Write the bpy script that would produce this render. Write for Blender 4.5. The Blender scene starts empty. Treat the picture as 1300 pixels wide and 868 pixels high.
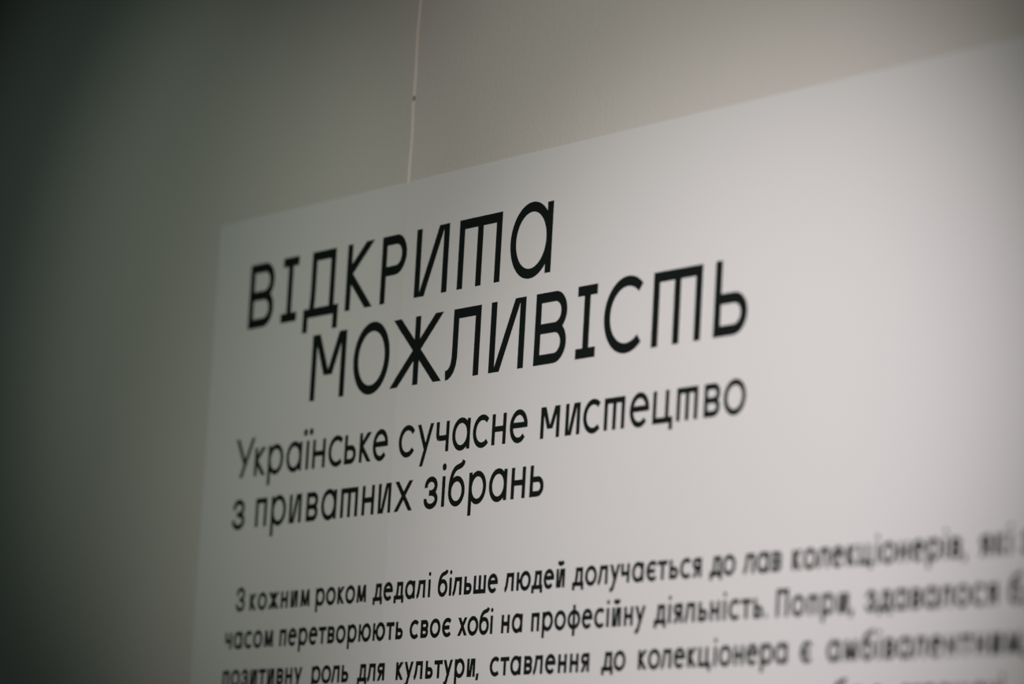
import bpy, math
import numpy as np
from mathutils import Matrix, Vector

# ------------------------------------------------------------------ camera, world, lamps, exposure
C = bpy.context.scene.collection
scene = bpy.context.scene
EYE = 1.6                      # camera height above the floor
WALL_Y = 1.9136                # distance from the camera to the wall

cam_data = bpy.data.cameras.new('camera')
cam = bpy.data.objects.new('camera', cam_data)
C.objects.link(cam)
scene.camera = cam
cam_data.sensor_width = 36.0
cam_data.lens = 5000 / 1300 * 36.0
cam_data.clip_start = 0.05
cam.matrix_world = (Matrix.Translation((0, 0, EYE))
                    @ Matrix.Rotation(0.98486215, 4, 'Z')
                    @ Matrix.Rotation(1.72118779, 4, 'X')
                    @ Matrix.Rotation(0.05638781, 4, 'Z'))
cam_data.dof.use_dof = True
cam_data.dof.focus_distance = 3.53
cam_data.dof.aperture_fstop = 2.6

scene.view_settings.view_transform = 'Standard'
scene.view_settings.look = 'None'
scene.view_settings.gamma = 1.0
scene.view_settings.exposure = 0.0
scene.view_settings.use_curve_mapping = False

world = bpy.data.worlds.new('world')
scene.world = world
world.use_nodes = True
bg = world.node_tree.nodes['Background']
bg.inputs['Color'].default_value = (0.80, 1.0, 0.92, 1)
bg.inputs['Strength'].default_value = 0.006


def track_spot(name, pos, target, half_angle, energy, radius=0.03):
    """A gallery track spotlight; pos = (x, distance out from the wall, height over the eye)."""
    ld = bpy.data.lights.new(name, 'SPOT')
    k = 4 * math.pi ** 2
    e = max(energy)
    ld.energy = k * e
    ld.color = [c / e for c in energy]
    ld.spot_size = 2 * math.radians(half_angle)
    ld.spot_blend = 1.0
    ld.shadow_soft_size = radius
    o = bpy.data.objects.new(name, ld)
    C.objects.link(o)
    p = Vector((pos[0], WALL_Y - pos[1], EYE + pos[2]))
    t = Vector((target[0], WALL_Y, EYE + target[1]))
    o.location = p
    o.rotation_euler = (t - p).to_track_quat('-Z', 'Y').to_euler()
    return o


track_spot('track_spotlight', (-3.063, 1.888, 0.859), (-3.431, 0.599), 14.113, (0.3770, 0.4192, 0.3502))
track_spot('track_spotlight', (-1.553, 1.449, 0.814), (-2.557, 0.359), 15.227, (1.800, 1.672, 1.791))
track_spot('track_spotlight', (-2.340, 1.583, 0.803), (-2.719, 0.419), 26.739, (1.0632, 1.0477, 0.9566))
track_spot('track_spotlight', (-3.971, 0.999, 1.069), (-3.648, 0.562), 33.154, (0.0379, 0.0527, 0.0467))


# ------------------------------------------------------------------ materials
def mat(name, col, rough, bumps=(), mottle=0.0, mottle_scale=6.0, spec=0.3):
    m = bpy.data.materials.new(name)
    m.use_nodes = True
    nt = m.node_tree
    b = nt.nodes['Principled BSDF']
    b.inputs['Base Color'].default_value = (*col, 1)
    b.inputs['Roughness'].default_value = rough
    b.inputs['Specular IOR Level'].default_value = spec
    tc = nt.nodes.new('ShaderNodeTexCoord')
    if mottle:
        n = nt.nodes.new('ShaderNodeTexNoise')
        n.inputs['Scale'].default_value = mottle_scale
        n.inputs['Detail'].default_value = 4
        nt.links.new(tc.outputs['Object'], n.inputs['Vector'])
        r = nt.nodes.new('ShaderNodeMapRange')
        r.inputs['From Min'].default_value = 0.3
        r.inputs['From Max'].default_value = 0.7
        r.inputs['To Min'].default_value = 1 - mottle
        r.inputs['To Max'].default_value = 1 + mottle
        nt.links.new(n.outputs['Fac'], r.inputs['Value'])
        mx = nt.nodes.new('ShaderNodeVectorMath')
        mx.operation = 'SCALE'
        mx.inputs[0].default_value = col
        nt.links.new(r.outputs['Result'], mx.inputs['Scale'])
        nt.links.new(mx.outputs['Vector'], b.inputs['Base Color'])
    prev = None
    for scale, dist, detail in bumps:
        n = nt.nodes.new('ShaderNodeTexNoise')
        n.inputs['Scale'].default_value = scale
        n.inputs['Detail'].default_value = detail
        nt.links.new(tc.outputs['Object'], n.inputs['Vector'])
        bp = nt.nodes.new('ShaderNodeBump')
        bp.inputs['Strength'].default_value = 1.0
        bp.inputs['Distance'].default_value = dist
        nt.links.new(n.outputs['Fac'], bp.inputs['Height'])
        if prev:
            nt.links.new(prev.outputs['Normal'], bp.inputs['Normal'])
        prev = bp
    if prev:
        nt.links.new(prev.outputs['Normal'], b.inputs['Normal'])
    return m


M_WALL = mat('wall_paint', (0.675, 0.645, 0.600), 0.85, bumps=((7, 0.0022, 1), (260, 0.0007, 3)), mottle=0.012, mottle_scale=9)
M_BEAD = mat('joint_filler', (0.92, 0.80, 0.74), 0.85, bumps=((300, 0.0003, 2),))
M_CRACK = mat('crack_dark', (0.30, 0.25, 0.20), 0.95)
M_SHEET = mat('matte_white_film', (0.765, 0.755, 0.745), 0.7, bumps=((6, 0.0016, 1), (26, 0.00020, 2), (500, 0.00005, 2)), spec=0.2)
M_INK = mat('black_print', (0.0070, 0.0105, 0.0090), 0.7, spec=0.12)

# ------------------------------------------------------------------ the wall
SEAM_X = -3.0712
SHEET_X0, SHEET_X1 = -3.4240, -2.105
SHEET_Z0, SHEET_Z1 = -0.62, 0.6940
SHEET_T = 0.0004
INK_T = 0.00012


def board(x):
    """How far the plaster lies behind the ideal plane at x (m): one board is bowed back beside the joint."""
    t = SEAM_X - x
    return 0.030 * t * math.exp(-t / 0.07) if t > 0 else 0.0


def film(x):
    """The same for the film, with a soft ridge where it passes over the joint."""
    return board(x) - 0.00015 * math.exp(-((x - SEAM_X) / 0.005) ** 2)


def columns(x0, x1):
    xs = list(np.linspace(x0, x1, 40))
    xs += [x for x in np.arange(SEAM_X - 0.40, SEAM_X - 0.02, 0.01) if x0 < x < x1]
    xs += [x for x in np.arange(SEAM_X - 0.02, SEAM_X + 0.02, 0.001) if x0 < x < x1]
    return sorted(set(round(float(x), 5) for x in xs))


def link_mesh(name, verts, faces, m, parent=None, loc=(0, 0, 0), smooth=False, mats=None, idx=None):
    me = bpy.data.meshes.new(name)
    me.from_pydata(verts, [], faces)
    for k in (mats or [m]):
        me.materials.append(k)
    if idx:
        for p, i in zip(me.polygons, idx):
            p.material_index = i
    if smooth:
        for p in me.polygons:
            p.use_smooth = True
    me.update()
    o = bpy.data.objects.new(name, me)
    C.objects.link(o)
    o.location = loc
    if parent:
        o.parent = parent
    return o


def slab(name, x0, x1, z0, z1, front, back, m, parent=None, origin=(0, 0, 0)):
    """Upright slab whose front face follows front(x) and whose back follows back(x)."""
    ox, oy, oz = origin
    xs = columns(x0, x1)
    n = len(xs)
    v, f = [], []
    for x in xs:
        v += [(x - ox, front(x) - oy, z0 - oz), (x - ox, front(x) - oy, z1 - oz), (x - ox, back(x) - oy, z0 - oz), (x - ox, back(x) - oy, z1 - oz)]
    for i in range(n - 1):
        a, b = 4 * i, 4 * i + 4
        f += [(a, b, b + 1, a + 1), (a + 2, a + 3, b + 3, b + 2), (a + 1, b + 1, b + 3, a + 3), (a, a + 2, b + 2, b)]
    f += [(0, 1, 3, 2), (4 * n - 4, 4 * n - 2, 4 * n - 1, 4 * n - 3)]
    o = link_mesh(name, v, f, m, parent, origin)
    return o


wall = slab('wall_back', -7.0, 0.8, 0.0, 3.4, lambda x: WALL_Y + board(x), lambda x: WALL_Y + 0.12, M_WALL)
wall['kind'] = 'structure'

# the filled joint between two wall boards: a thin raised bead, broken by one dark nick
hv, hf, hi = [], [], []
zs = sorted(set([round(float(z), 4) for z in np.linspace(0.0, 3.4, 260)] + [round(EYE + 0.7735 + d, 4) for d in (-0.005, -0.002, 0.0, 0.002, 0.005)]))
nick = EYE + 0.7735
for z in zs:
    wob = 0.0006 * math.sin(z * 41) + 0.0005 * math.sin(z * 97 + 1)
    if abs(z - EYE - 0.8) < 0.4 and z < nick:
        wob -= 0.0008
    w = 0.0016 + 0.0003 * math.sin(z * 63 + 2)
    under = EYE + SHEET_Z0 - 0.002 < z < EYE + SHEET_Z1 + 0.002
    h = 0.0002 if under else 0.0010
    if abs(z - nick) < 0.0025:
        h, w = 0.0003, 0.0022
    for dx, dh in ((-1, -0.0003), (-0.85, 1.0), (0.85, 0.15), (1, -0.0003)):
        d = dh * h if dh > 0 else dh
        hv.append((SEAM_X + wob + dx * w, WALL_Y - d, z))
for i in range(len(zs) - 1):
    dark = abs((zs[i] + zs[i + 1]) / 2 - nick) < 0.0021
    for k in range(3):
        a = 4 * i + k
        hf.append((a, a + 1, a + 5, a + 4))
        hi.append(1 if dark else 0)
bead = link_mesh('trim_1', hv, hf, M_BEAD, mats=[M_BEAD, M_CRACK], idx=hi)
bead['kind'] = 'structure'

# ------------------------------------------------------------------ the text panel
panel = bpy.data.objects.new('text_panel', None)
C.objects.link(panel)
panel.empty_display_size = 0.05
panel.location = (SHEET_X0, WALL_Y, EYE + SHEET_Z0)
panel['label'] = 'large matt white panel with black Ukrainian text, stuck flat on the beige wall'
panel['category'] = 'sign'
P0 = Vector(panel.location)

sheet = slab('sheet', SHEET_X0, SHEET_X1, EYE + SHEET_Z0, EYE + SHEET_Z1,
             lambda x: WALL_Y + film(x) - SHEET_T, lambda x: WALL_Y + film(x) - 0.00012, M_SHEET, panel)
sheet.location = -P0
sheet['label'] = 'plain white film without lettering'

# ---- glyphs: all letters are built of monoline strokes on a lower-case height of 28 units
H = 28.0


class Glyph:
    def __init__(self, s):
        self.s = s
        self.polys = []
        self.coat = []                         # running number of the stroke that each polygon belongs to
        self.n = 0
        self.w = 0

    def poly(self, *pts):
        a = sum(p[0] * q[1] - q[0] * p[1] for p, q in zip(pts, pts[1:] + pts[:1]))
        self.polys.append(list(pts) if a > 0 else list(pts)[::-1])
        self.coat.append(self.n)

    def rect(self, x0, x1, y0, y1):
        self.n += 1
        self.poly((x0, y0), (x1, y0), (x1, y1), (x0, y1))

    def v(self, x, y0=0.0, y1=H):              # upright stroke, x = its left edge
        self.rect(x, x + self.s, y0, y1)

    def h(self, y, x0, x1):                    # level stroke, y = its lower edge
        self.rect(x0, x1, y, y + self.s)

    def diag(self, xb, yb, xt, yt, k=1.0):     # slanting stroke cut off level, by its centre line
        dx, dy = xt - xb, yt - yb
        hw = k * self.s * math.hypot(dx, dy) / abs(dy) / 2
        self.n += 1
        self.poly((xb - hw, yb), (xb + hw, yb), (xt + hw, yt), (xt - hw, yt))

    def arc(self, cx, cy, rx, ry, a0=0.0, a1=360.0, n=44):     # rx, ry = outer radii
        s = self.s
        self.n += 1
        m = max(6, int(n * abs(a1 - a0) / 360))
        for i in range(m):
            t0, t1 = (math.radians(a0 + (a1 - a0) * j / m) for j in (i, i + 1))
            o = [(cx + rx * math.cos(t), cy + ry * math.sin(t)) for t in (t0, t1)]
            q = [(cx + (rx - s) * math.cos(t), cy + (ry - s) * math.sin(t)) for t in (t1, t0)]
            self.poly(*o, *q)

    def path(self, pts):                       # mitred stroke along a centre line
        n = len(pts)
        self.n += 1
        L, R = [], []
        for i, p in enumerate(pts):
            d0 = Vector(p) - Vector(pts[i - 1]) if i else None
            d1 = Vector(pts[i + 1]) - Vector(p) if i < n - 1 else None
            d0 = (d0 or d1).normalized()
            d1 = (d1 or d0).normalized() if d1 is not None else d0
            n0, n1 = Vector((-d0.y, d0.x)), Vector((-d1.y, d1.x))
            m = (n0 + n1).normalized()
            k = self.s / 2 / max(0.4, m.dot(n0))
            L.append((p[0] + m.x * k, p[1] + m.y * k))
            R.append((p[0] - m.x * k, p[1] - m.y * k))
        for i in range(n - 1):
            self.poly(R[i], R[i + 1], L[i + 1], L[i])

    def curve(self, cx, cy, rx, ry, a0, a1, pre=(), post=(), n=18):  # centre-line ellipse arc with straight ends
        pts = list(pre)
        for i in range(n + 1):
            t = math.radians(a0 + (a1 - a0) * i / n)
            pts.append((cx + rx * math.cos(t), cy + ry * math.sin(t)))
        self.path(pts + list(post))

    def bowl(self, y0, y1, w, x0=0.0):         # D-shaped bowl, straight then half round
        r = (y1 - y0) / 2
        rx = min(r * 1.02, w - x0 - self.s)
        xm = w - rx
        self.rect(x0, xm, y1 - self.s, y1)
        self.rect(x0, xm, y0, y0 + self.s)
        self.arc(xm, (y0 + y1) / 2, rx, r, -90, 90)

    def dot(self, cx, cy, r, ry=None):
        n = 20
        self.n += 1
        self.poly(*[(cx + r * math.cos(2 * math.pi * i / n), cy + (ry or r) * math.sin(2 * math.pi * i / n)) for i in range(n)])


WIDTH = {'а': 28.8, 'б': 27.3, 'в': 21.7, 'д': 29.0, 'е': 27.6, 'є': 25.0, 'ж': 35.0, 'з': 23.8, 'и': 22.4, 'й': 22.4, 'і': None, 'ї': None,
         'к': 21.8, 'л': 24.0, 'м': 29.3, 'н': 22.3, 'о': 30.0, 'п': 21.4, 'р': 28.3, 'с': 25.4, 'т': 30.2, 'у': 27.5, 'ф': 33.0,
         'х': 30.0, 'ц': 28.7, 'ч': 21.6, 'ш': 34.0, 'щ': 38.5, 'ь': 21.3, 'ю': 38.0, 'я': 21.5, ',': 5.5, '.': 5.8,
         'У': 36.5, 'З': 29.0, 'П': 27.0,
         'В': 21.2, 'І': 12.9, 'Д': 28.0, 'К': 21.4, 'Р': 19.7, 'И': 24.25, 'М': 27.1, 'О': 28.3, 'Ж': 38.0, 'Л': 24.0, 'С': 24.4, 'Ь': 19.9}
BODY_WIDTH = {'т': 23.5, 'м': 30.0, 'л': 24.5, 'у': 26.0, 'х': 26.5}
CAP = 38.6


def glyph(ch, s, w=None, body=False):
    g = Glyph(s)
    if w is None:
        w = (BODY_WIDTH.get(ch) if body else None) or WIDTH[ch] or s
    g.w = w
    RY, CY = 15.15, 14.1                        # round letters overshoot a little
    if ch in 'оО':
        g.arc(w / 2, CY, w / 2, RY)
    elif ch == 'а':
        g.arc(w / 2, CY, w / 2, RY)
        g.v(w - s)
    elif ch == 'р':
        g.arc(w / 2, CY, w / 2, RY)
        g.v(0, -10.6, H + 0.3)
    elif ch == 'б':
        g.arc(w / 2, 12.9, w / 2, 13.9)
        h2 = s / 2
        g.path([(h2, 12.5), (h2 + 0.15, 17), (h2 + 0.9, 22), (h2 + 2.3, 26.5), (h2 + 4.4, 30.3), (h2 + 7.2, 33), (h2 + 10.4, 34.5),
                (h2 + 14.6, 35.4), (h2 + 18.0, 36.3), (h2 + 20.2, 38), (h2 + 21.2, 40.5)])
    elif ch in 'вВ':
        mid = 13.95
        g.v(0)
        g.bowl(mid - s / 2, H, w - 0.2)
        g.bowl(0, mid + s / 2, w)
    elif ch == 'д':
        g.h(0, 0, w)
        g.v(0, -5.6, s)
        g.v(w - s, -5.6, s)
        g.v(w - s - 2.8)
        g.h(H - s, 8.2, w - 2.8)
        g.path([(8.2 + s / 2, H), (8.1 + s / 2, 20), (7.0 + s / 2, 11), (4.6 + s / 2, 3.0)])
    elif ch == 'Д':
        g.h(0, 0, w)
        g.v(0, -6.2, s)
        g.v(w - s, -6.2, s)
        g.v(w - s - 0.2, 0, s)
        g.v(24.2 - s)
        g.h(H - s, 5.2, 24.2)
        g.path([(5.2 + s / 2, H), (5.2 + s / 2, 12), (5.0 + s / 2, 7.5), (4.5 + s / 2, 3.0)])
    elif ch == 'е':
        yb = 12.5
        g.arc(w / 2, CY, w / 2, RY, math.degrees(math.asin((yb - CY) / RY)), 318)
        g.rect(s * 0.6, w - s * 0.4, yb, yb + s)
    elif ch == 'є':
        g.arc(15, CY, 15, RY, 45, 315)
        g.rect(s * 0.6, w - 4.0, CY - s / 2, CY + s / 2)
    elif ch in 'жЖ':
        c = w / 2
        hw = s * 0.66
        g.v(c - s / 2)
        g.diag(hw, 0, w - hw - 0.6, H)
        g.diag(w - hw, 0, hw + 0.6, H)
    elif ch in 'зЗ':
        k = 1.0 if ch == 'з' else CAP / H
        top, m = 29.2 * k, 14.0 * k
        r1, r2 = (top - s / 2 - m) / 2, (m + 1 - s / 2) / 2
        x2 = w - s / 2
        rx1, rx2 = (x2 - 1.2 - s / 2 - 0.7) / 2, (x2 - s / 2) / 2
        g.curve(s / 2 + 0.7 + rx1, m + r1, rx1, r1, 192, -90, post=[(w * 0.36, m)])
        g.curve(s / 2 + rx2, m - r2, rx2, r2, 90, -192, pre=[(w * 0.36, m)])
    elif ch in 'иИй':
        g.v(0)
        g.v(w - s)
        g.diag(1.33 * s, 0, w - 1.33 * s, H)
        if ch == 'й':
            g.path([(w / 2 - 6.2, 39.0), (w / 2 - 4.2, 36.4), (w / 2, 35.2), (w / 2 + 4.2, 36.4), (w / 2 + 6.2, 39.0)])
    elif ch == 'і':
        g.v(0)
        g.dot(s / 2, 36.4, 3.35)
    elif ch == 'ї':
        g.v(0)
        for d in (-5.3, 5.3):
            g.dot(s / 2 + d, 36.2, 3.5)
    elif ch == 'І':
        g.h(0, 0, w)
        g.h(H - s, 0, w)
        g.v(w / 2 - s / 2)
    elif ch in 'кК':
        g.v(0)

        def arm(yj, xe, ye):                    # from the stem at (s, yj) out to the edge xe
            t = 0.9
            for _ in range(20):
                xc = xe - t * s
                t = math.hypot(xc - s, ye - yj) / abs(ye - yj) / 2
            xb = s / 2 - 0.2
            yb2 = yj + (xb - s) * (ye - yj) / (xc - s)
            if ye > yj:
                g.diag(xb, yb2, xc, ye)
            else:
                g.diag(xc, ye, xb, yb2)
        arm(0.607 * H, w - 0.4, H)
        arm(0.487 * H, w, 0)
        g.polys = [cut(p, 0.2, True) if min(q[0] for q in p) < 0 else p for p in g.polys]
    elif ch == 'Л':
        lx = 4.2 + s / 2
        g.path([(0, s / 2 - 0.25), (1.6, s / 2 - 0.1), (3.2, s / 2 + 0.7), (4.6, s / 2 + 2.0), (5.6, s / 2 + 4.0), (lx - 0.05, s / 2 + 6.6), (lx, 12), (lx, H)])
        g.h(H - s, 4.2, w)
        g.v(w - s)
    elif ch == 'л':
        g.path([(0, 1.9), (1.8, 2.4), (3.6, 4.6), (5.2, 9), (6.6, 16), (7.6, 23), (7.9, H)])
        g.h(H - s, 7.9 - s / 2, w)
        g.v(w - s)
    elif ch in 'мМ':
        if body:
            g.diag(0.55 * s, 0, 2.0 + 0.55 * s, H)
            g.diag(w - 0.55 * s, 0, w - 2.0 - 0.55 * s, H)
            g.diag(w / 2 - 0.1 * s, 1.2, 2.2 + 0.6 * s, H)
            g.diag(w / 2 + 0.1 * s, 1.2, w - 2.2 - 0.6 * s, H)
        else:
            yv = 10.2 if ch == 'М' else 8.3
            g.v(0)
            g.v(w - s)
            g.diag(w / 2 - 0.28 * s, yv, 0.96 * s, H)
            g.diag(w / 2 + 0.28 * s, yv, w - 0.96 * s, H)
    elif ch == 'н':
        g.v(0)
        g.v(w - s)
        g.h(14.2 - s / 2, 0, w)
    elif ch in 'пП':
        k = H if ch == 'п' else CAP
        g.v(0, 0, k)
        g.v(w - s, 0, k)
        g.h(k - s, 0, w)
    elif ch in 'сС':
        r = 15.0 if ch == 'с' else 14.65
        a = math.degrees(math.acos((w - r) / r))
        g.arc(r, CY, r, RY if ch == 'с' else 14.7, a, 360 - a)
    elif ch == 'т':
        if body:
            g.v(w / 2 - s / 2)
            g.h(H - s, 0, w)
        else:
            g.v(0)
            g.v(w / 2 - s / 2)
            g.v(w - s)
            g.h(H - s, 0, w)
    elif ch == 'у':
        hw = s * 0.55
        if body:
            g.diag(8.6, -6.0, w - hw, H)
            g.path([(10.4, -2.6), (8.0, -7.2), (5.6, -8.8), (1.5, -8.6)])
        else:
            g.diag(8.4, -11.0, w - hw, H)
        g.diag(w * 0.55, 4.0, hw + 0.1, H)
    elif ch == 'У':
        hw = s * 0.57
        g.diag(9.6 + hw - 0.3, 0, w - hw, CAP)
        g.diag(w * 0.53, 12.5, hw, CAP)
    elif ch == 'ф':
        g.arc(w / 2, CY, w / 2, RY - 0.4)
        g.v(w / 2 - s / 2, -10, 36)
    elif ch == 'х':
        hw = s * 0.6
        g.diag(hw, 0, w - hw - 0.4, H)
        g.diag(w - hw, 0, hw + 0.4, H)
    elif ch == 'ц':
        g.v(0)
        g.v(w - 5.9 - s)
        g.h(0, 0, w)
        g.v(w - s, -6.0, s)
    elif ch == 'ч':
        g.v(w - s)
        g.h(10.2, 5.0, w)
        g.path([(s / 2, H), (s / 2, 17.5), (s / 2 + 0.35, 14.8), (s / 2 + 1.4, 13.2), (5.0, 10.2 + s / 2)])
    elif ch in 'шщ':
        q = w if ch == 'ш' else w - 4.5
        g.v(0)
        g.v(q / 2 - s / 2)
        g.v(q - s)
        g.h(0, 0, w)
        if ch == 'щ':
            g.v(w - s, -6.0, s)
    elif ch == 'ь':
        g.v(0)
        g.bowl(0, 18.0, w)
    elif ch == 'Ь':
        g.v(0)
        g.bowl(0, 15.7, w)
    elif ch == 'Р':
        g.v(0)
        g.bowl(11.3, H, w)
    elif ch == 'ю':
        r = 14.6
        g.v(0)
        g.h(14.1 - s / 2, 0, w - 2 * r + s * 0.6)
        g.arc(w - r, CY, r, RY)
    elif ch == 'я':
        g.v(w - s)
        r = 8.6
        g.rect(r, w, H - s, H)
        g.rect(r, w, H - 2 * r, H - 2 * r + s)
        g.arc(r, H - r, r, r, 90, 270)
        g.diag(s * 0.6, 0, w * 0.62, H - 2 * r + s * 0.7)
    elif ch == ',':
        g.poly((1.2, 5.0), (1.2 + s, 5.0), (s - 0.6, -5.5), (-0.9, -5.5))
    elif ch == '.':
        g.dot(w / 2, 2.9, 3.0)
    return g


BEARING = {c: 2.3 for c in 'вийікнпртцшщьюмШПЇї'}
SIDE_ROUND = set('аоебсєзфЗ')


def bearing(ch, side):
    """Free space beside a letter in units: straight stems want more, round and slanting sides less."""
    if side == 'L':
        return 3.6 if ch in 'вийікнпрцшщьюПї' else 3.0 if ch == 'м' else 1.8 if ch in 'аоебсєзфЗя' else 0.7
    return 3.6 if ch in 'айилнпцшщіїчмяйП' else 1.8 if ch in 'оебвсєрзьюфЗ' else 0.7


def cut(poly, x, keep_right):
    """Half of a convex polygon on one side of the upright line at x."""
    out = []
    for p, q in zip(poly, poly[1:] + poly[:1]):
        a, b = (p[0] - x, q[0] - x) if keep_right else (x - p[0], x - q[0])
        if a >= 0:
            out.append(p)
        if a * b < 0:
            t = a / (a - b)
            out.append((x, p[1] + t * (q[1] - p[1])))
    return out


RIBS = sorted([float(x) for x in np.arange(SEAM_X - 0.36, SEAM_X - 0.016, 0.004)] + [float(x) for x in np.arange(SEAM_X - 0.016, SEAM_X + 0.017, 0.001)])


def add_polys(acc, g, k, x, z, ax, az):
    """Lay a glyph's polygons on the film as a thin coat; x, z = wall position of its left foot, ax, az = the mesh origin (m)."""
    V, F = acc
    for poly, coat in zip(g.polys, g.coat):
        pts = [(x + a * k, z + b * k) for a, b in poly]
        lo, hi = min(p[0] for p in pts), max(p[0] for p in pts)
        pieces = []
        rest = pts
        for r in RIBS:
            if lo + 1e-7 < r < hi - 1e-7:
                pieces.append(cut(rest, r, False))
                rest = cut(rest, r, True)
        pieces.append(rest)
        for pc in pieces:
            n = len(pc)
            if n < 3:
                continue
            b = len(V)
            for back in (0, 1):
                for X, Z in pc:
                    V.append((X - ax, film(X) - SHEET_T - (0 if back else INK_T + coat * 1.2e-5), Z - az))
            F.append(tuple(range(b, b + n)))
            for i in range(n):
                j = (i + 1) % n
                F.append((b + i, b + n + i, b + n + j, b + j))


def text_line(name, x_mm, z_mm, label):
    e = bpy.data.objects.new(name, None)
    C.objects.link(e)
    e.empty_display_size = 0.02
    e.parent = panel
    e.location = Vector((x_mm / 1000, WALL_Y, EYE + z_mm / 1000)) - P0
    e['label'] = label
    return e


def letters(line, name, z_mm, size, s_mm, items):
    """One object per letter. items = (character, left edge in mm, width in mm or None)."""
    k = size / H / 1000
    lx = (line.location + P0).x
    for ch, x, w in items:
        g = glyph(ch, s_mm / 1000 / k, None if w is None else w / 1000 / k)
        acc = ([], [])
        X = x / 1000
        add_polys(acc, g, k, X, 0, X, 0)
        link_mesh(name, acc[0], acc[1], M_INK, line, (X - lx, 0, 0))


def words(line, name, z_mm, size, s_mm, items):
    """One object per word of the small print. items = (word, left edge, right edge in mm, mark that follows)."""
    k = size / H / 1000
    lx = (line.location + P0).x
    for word, x0, x1, mark in items:
        gl = [glyph(c, s_mm / 1000 / k, body=True) for c in word]
        gaps = [bearing(a, 'R') + bearing(b, 'L') for a, b in zip(word, word[1:])]
        nat = sum(g.w for g in gl) + sum(gaps)
        want = (x1 - x0) / 1000 / k
        add = (want - nat) / max(1, len(gaps)) if gaps else 0
        add = max(-2.0, min(3.0, add))
        fit = want / (nat + add * len(gaps)) if x1 > x0 and gaps else 1.0
        acc = ([], [])
        X = x0 / 1000
        px = X
        for i, g in enumerate(gl):
            g.polys = [[(a * fit, b) for a, b in p] for p in g.polys]
            add_polys(acc, g, k, px, 0, X, 0)
            px += (g.w + (gaps[i] + add if i < len(gaps) else 0)) * k * fit
        if mark:
            m = glyph(mark, s_mm / 1000 / k, body=True)
            add_polys(acc, m, k, px + (3.0 if mark == ',' else 4.0) * k, 0, X, 0)
        link_mesh(name, acc[0], acc[1], M_INK, line, (X - lx, 0, 0))


# ---- heading
CAPS, STROKE = 64.2, 9.1
ln = text_line('heading_line', -3357, 581.4, 'upper line of the large heading')
letters(ln, 'heading_letter', 581.4, CAPS, STROKE, [
    ('В', -3356.6, 47.2), ('І', -3293.7, 29.5), ('Д', -3251.0, 64.0), ('К', -3174.6, 48.9),
    ('Р', -3112.3, 44.9), ('И', -3051.5, 55.7), ('т', -2978.8, 70.0), ('а', -2894.0, 65.9)])
ln = text_line('heading_line', -3229, 499.2, 'lower, indented line of the large heading')
letters(ln, 'heading_letter', 499.2, CAPS, STROKE, [
    ('М', -3229.2, 62.3), ('О', -3152.7, 64.8), ('Ж', -3083.9, 87.0), ('Л', -2989.8, 55.0), ('И', -2918.6, 55.5),
    ('В', -2847.2, 49.2), ('І', -2782.9, 29.6), ('С', -2742.0, 55.9), ('т', -2671.0, 69.2), ('Ь', -2583.9, 45.6)])

# ---- sub-heading
ln = text_line('subheading_line', -3363, 433.2, 'upper line of the medium-sized subheading')
letters(ln, 'subheading_letter', 433.2, 28.0, 5.15, [
    ('У', -3363.0, 36.5), ('к', -3325.5, 21.6), ('р', -3299.6, 28.7), ('а', -3265.2, 28.8), ('ї', -3228.6, None), ('н', -3216.7, 23.4),
    ('с', -3187.6, None), ('ь', -3158.5, 20.8), ('к', -3131.9, 21.6), ('е', -3108.1, 27.2),
    ('с', -3061.8, 27.0), ('у', -3030.4, 27.5), ('ч', -2998.5, 21.6), ('а', -2971.5, 29.3), ('с', -2937.6, None), ('н', -2906.8, 22.5), ('е', -2878.4, 28.0),
    ('м', -2830.1, 29.3), ('и', -2792.1, 22.1), ('с', -2765.4, None), ('т', -2734.1, 30.3), ('е', -2696.6, 28.0), ('ц', -2663.4, 28.6), ('т', -2629.7, 29.5),
    ('в', -2591.5, 21.8), ('о', -2564.9, 30.0)])
ln = text_line('subheading_line', -3362, 382.7, 'lower line of the medium-sized subheading')
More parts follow.
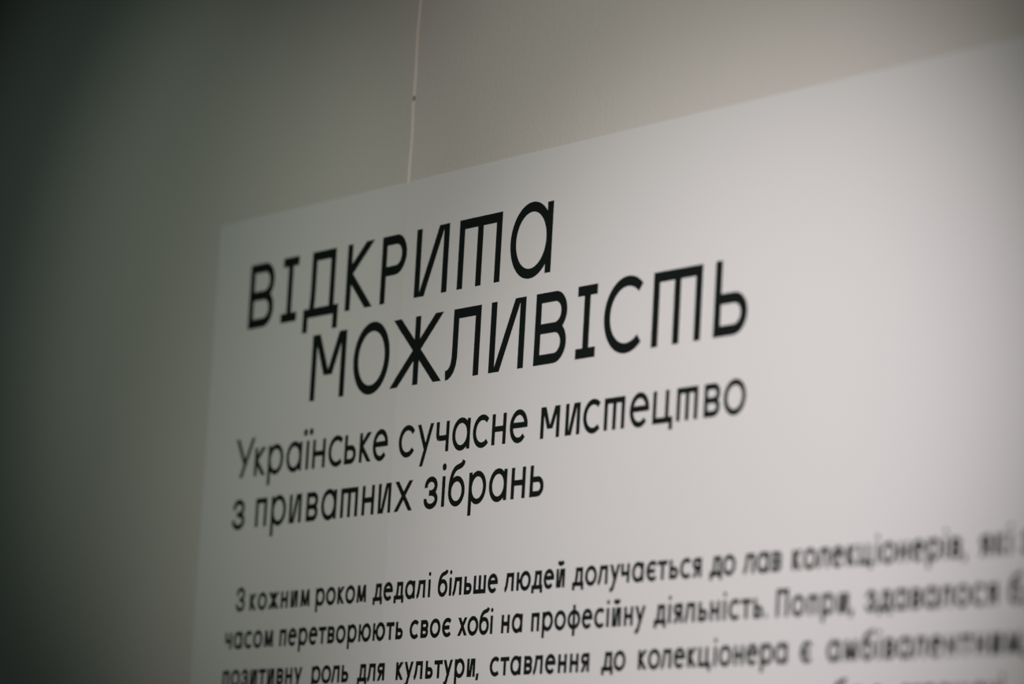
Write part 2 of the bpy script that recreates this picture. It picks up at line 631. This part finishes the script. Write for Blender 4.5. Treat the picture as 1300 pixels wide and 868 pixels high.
letters(ln, 'subheading_letter', 382.7, 28.0, 5.15, [
    ('з', -3361.8, 24.0), ('п', -3317.2, 21.4), ('р', -3287.5, 27.9), ('и', -3253.4, 22.4), ('в', -3221.8, 21.2), ('а', -3194.7, 27.7), ('т', -3159.6, 30.5),
    ('н', -3121.4, 21.7), ('и', -3092.5, 23.0), ('х', -3063.5, 30.8),
    ('з', -3013.3, 23.4), ('і', -2983.6, None), ('б', -2973.0, 27.2), ('р', -2939.3, 28.2), ('а', -2906.5, 28.6), ('н', -2871.2, 22.3), ('ь', -2841.8, 21.6)])

# ---- paragraph
XH, THIN = 16.3, 3.85
ln = text_line('paragraph_line', -3343, 301.3, 'first, indented line of the small print')
words(ln, 'paragraph_word', 301.3, XH, THIN, [
    ('З', -3343.5, -3326.2, ''), ('кожним', -3317.0, -3204.5, ''), ('роком', -3194.0, -3103.2, ''), ('дедалі', -3091.5, -2993.0, ''), ('більше', -2980.7, -2883.5, ''),
    ('людей', -2872.5, -2780.0, ''), ('долучається', -2768.5, -2583.8, ''), ('до', -2572.5, -2538.0, ''), ('лав', -2527.0, -2477.5, ''),
    ('колекціонерів', -2464.0, -2258.5, ','), ('які', -2237.5, -2201.5, ''), ('з', -2191.5, -2177.8, '')])
ln = text_line('paragraph_line', -3360, 264.7, 'second line of the small print')
words(ln, 'paragraph_word', 264.7, XH, THIN, [
    ('часом', -3359.5, -3267.5, ''), ('перетворюють', -3256.0, -3035.2, ''), ('своє', -3023.8, -2955.2, ''), ('хобі', -2944.2, -2888.0, ''), ('на', -2874.3, -2841.2, ''),
    ('професійну', -2827.7, -2659.0, ''), ('діяльність', -2646.8, -2499.0, '.'), ('Попри', -2482.0, -2390.5, ','), ('здавалося', -2369.8, -2215.0, ''), ('б', -2203.2, -2187.4, ',')])
ln = text_line('paragraph_line', -3360, 227.6, 'third line of the small print')
words(ln, 'paragraph_word', 227.6, XH, THIN, [
    ('позитивну', -3359.8, -3210.0, ''), ('роль', -3192.8, -3126.6, ''), ('для', -3110.8, -3062.5, ''), ('культури', -3043.0, -2912.2, ','), ('ставлення', -2888.8, -2736.8, ''),
    ('до', -2718.8, -2684.0, ''), ('колекціонера', -2666.2, -2464.5, ''), ('є', -2448.5, -2434.0, ''), ('амбівалентним', -2415.0, -2186.5, ',')])
ln = text_line('paragraph_line', -2453, 190.8, 'fourth line of the small print')
words(ln, 'paragraph_word', 190.8, XH, THIN, [('добре', -2452.5, -2342.0, ''), ('спрощені', -2325.0, -2205.0, '')])
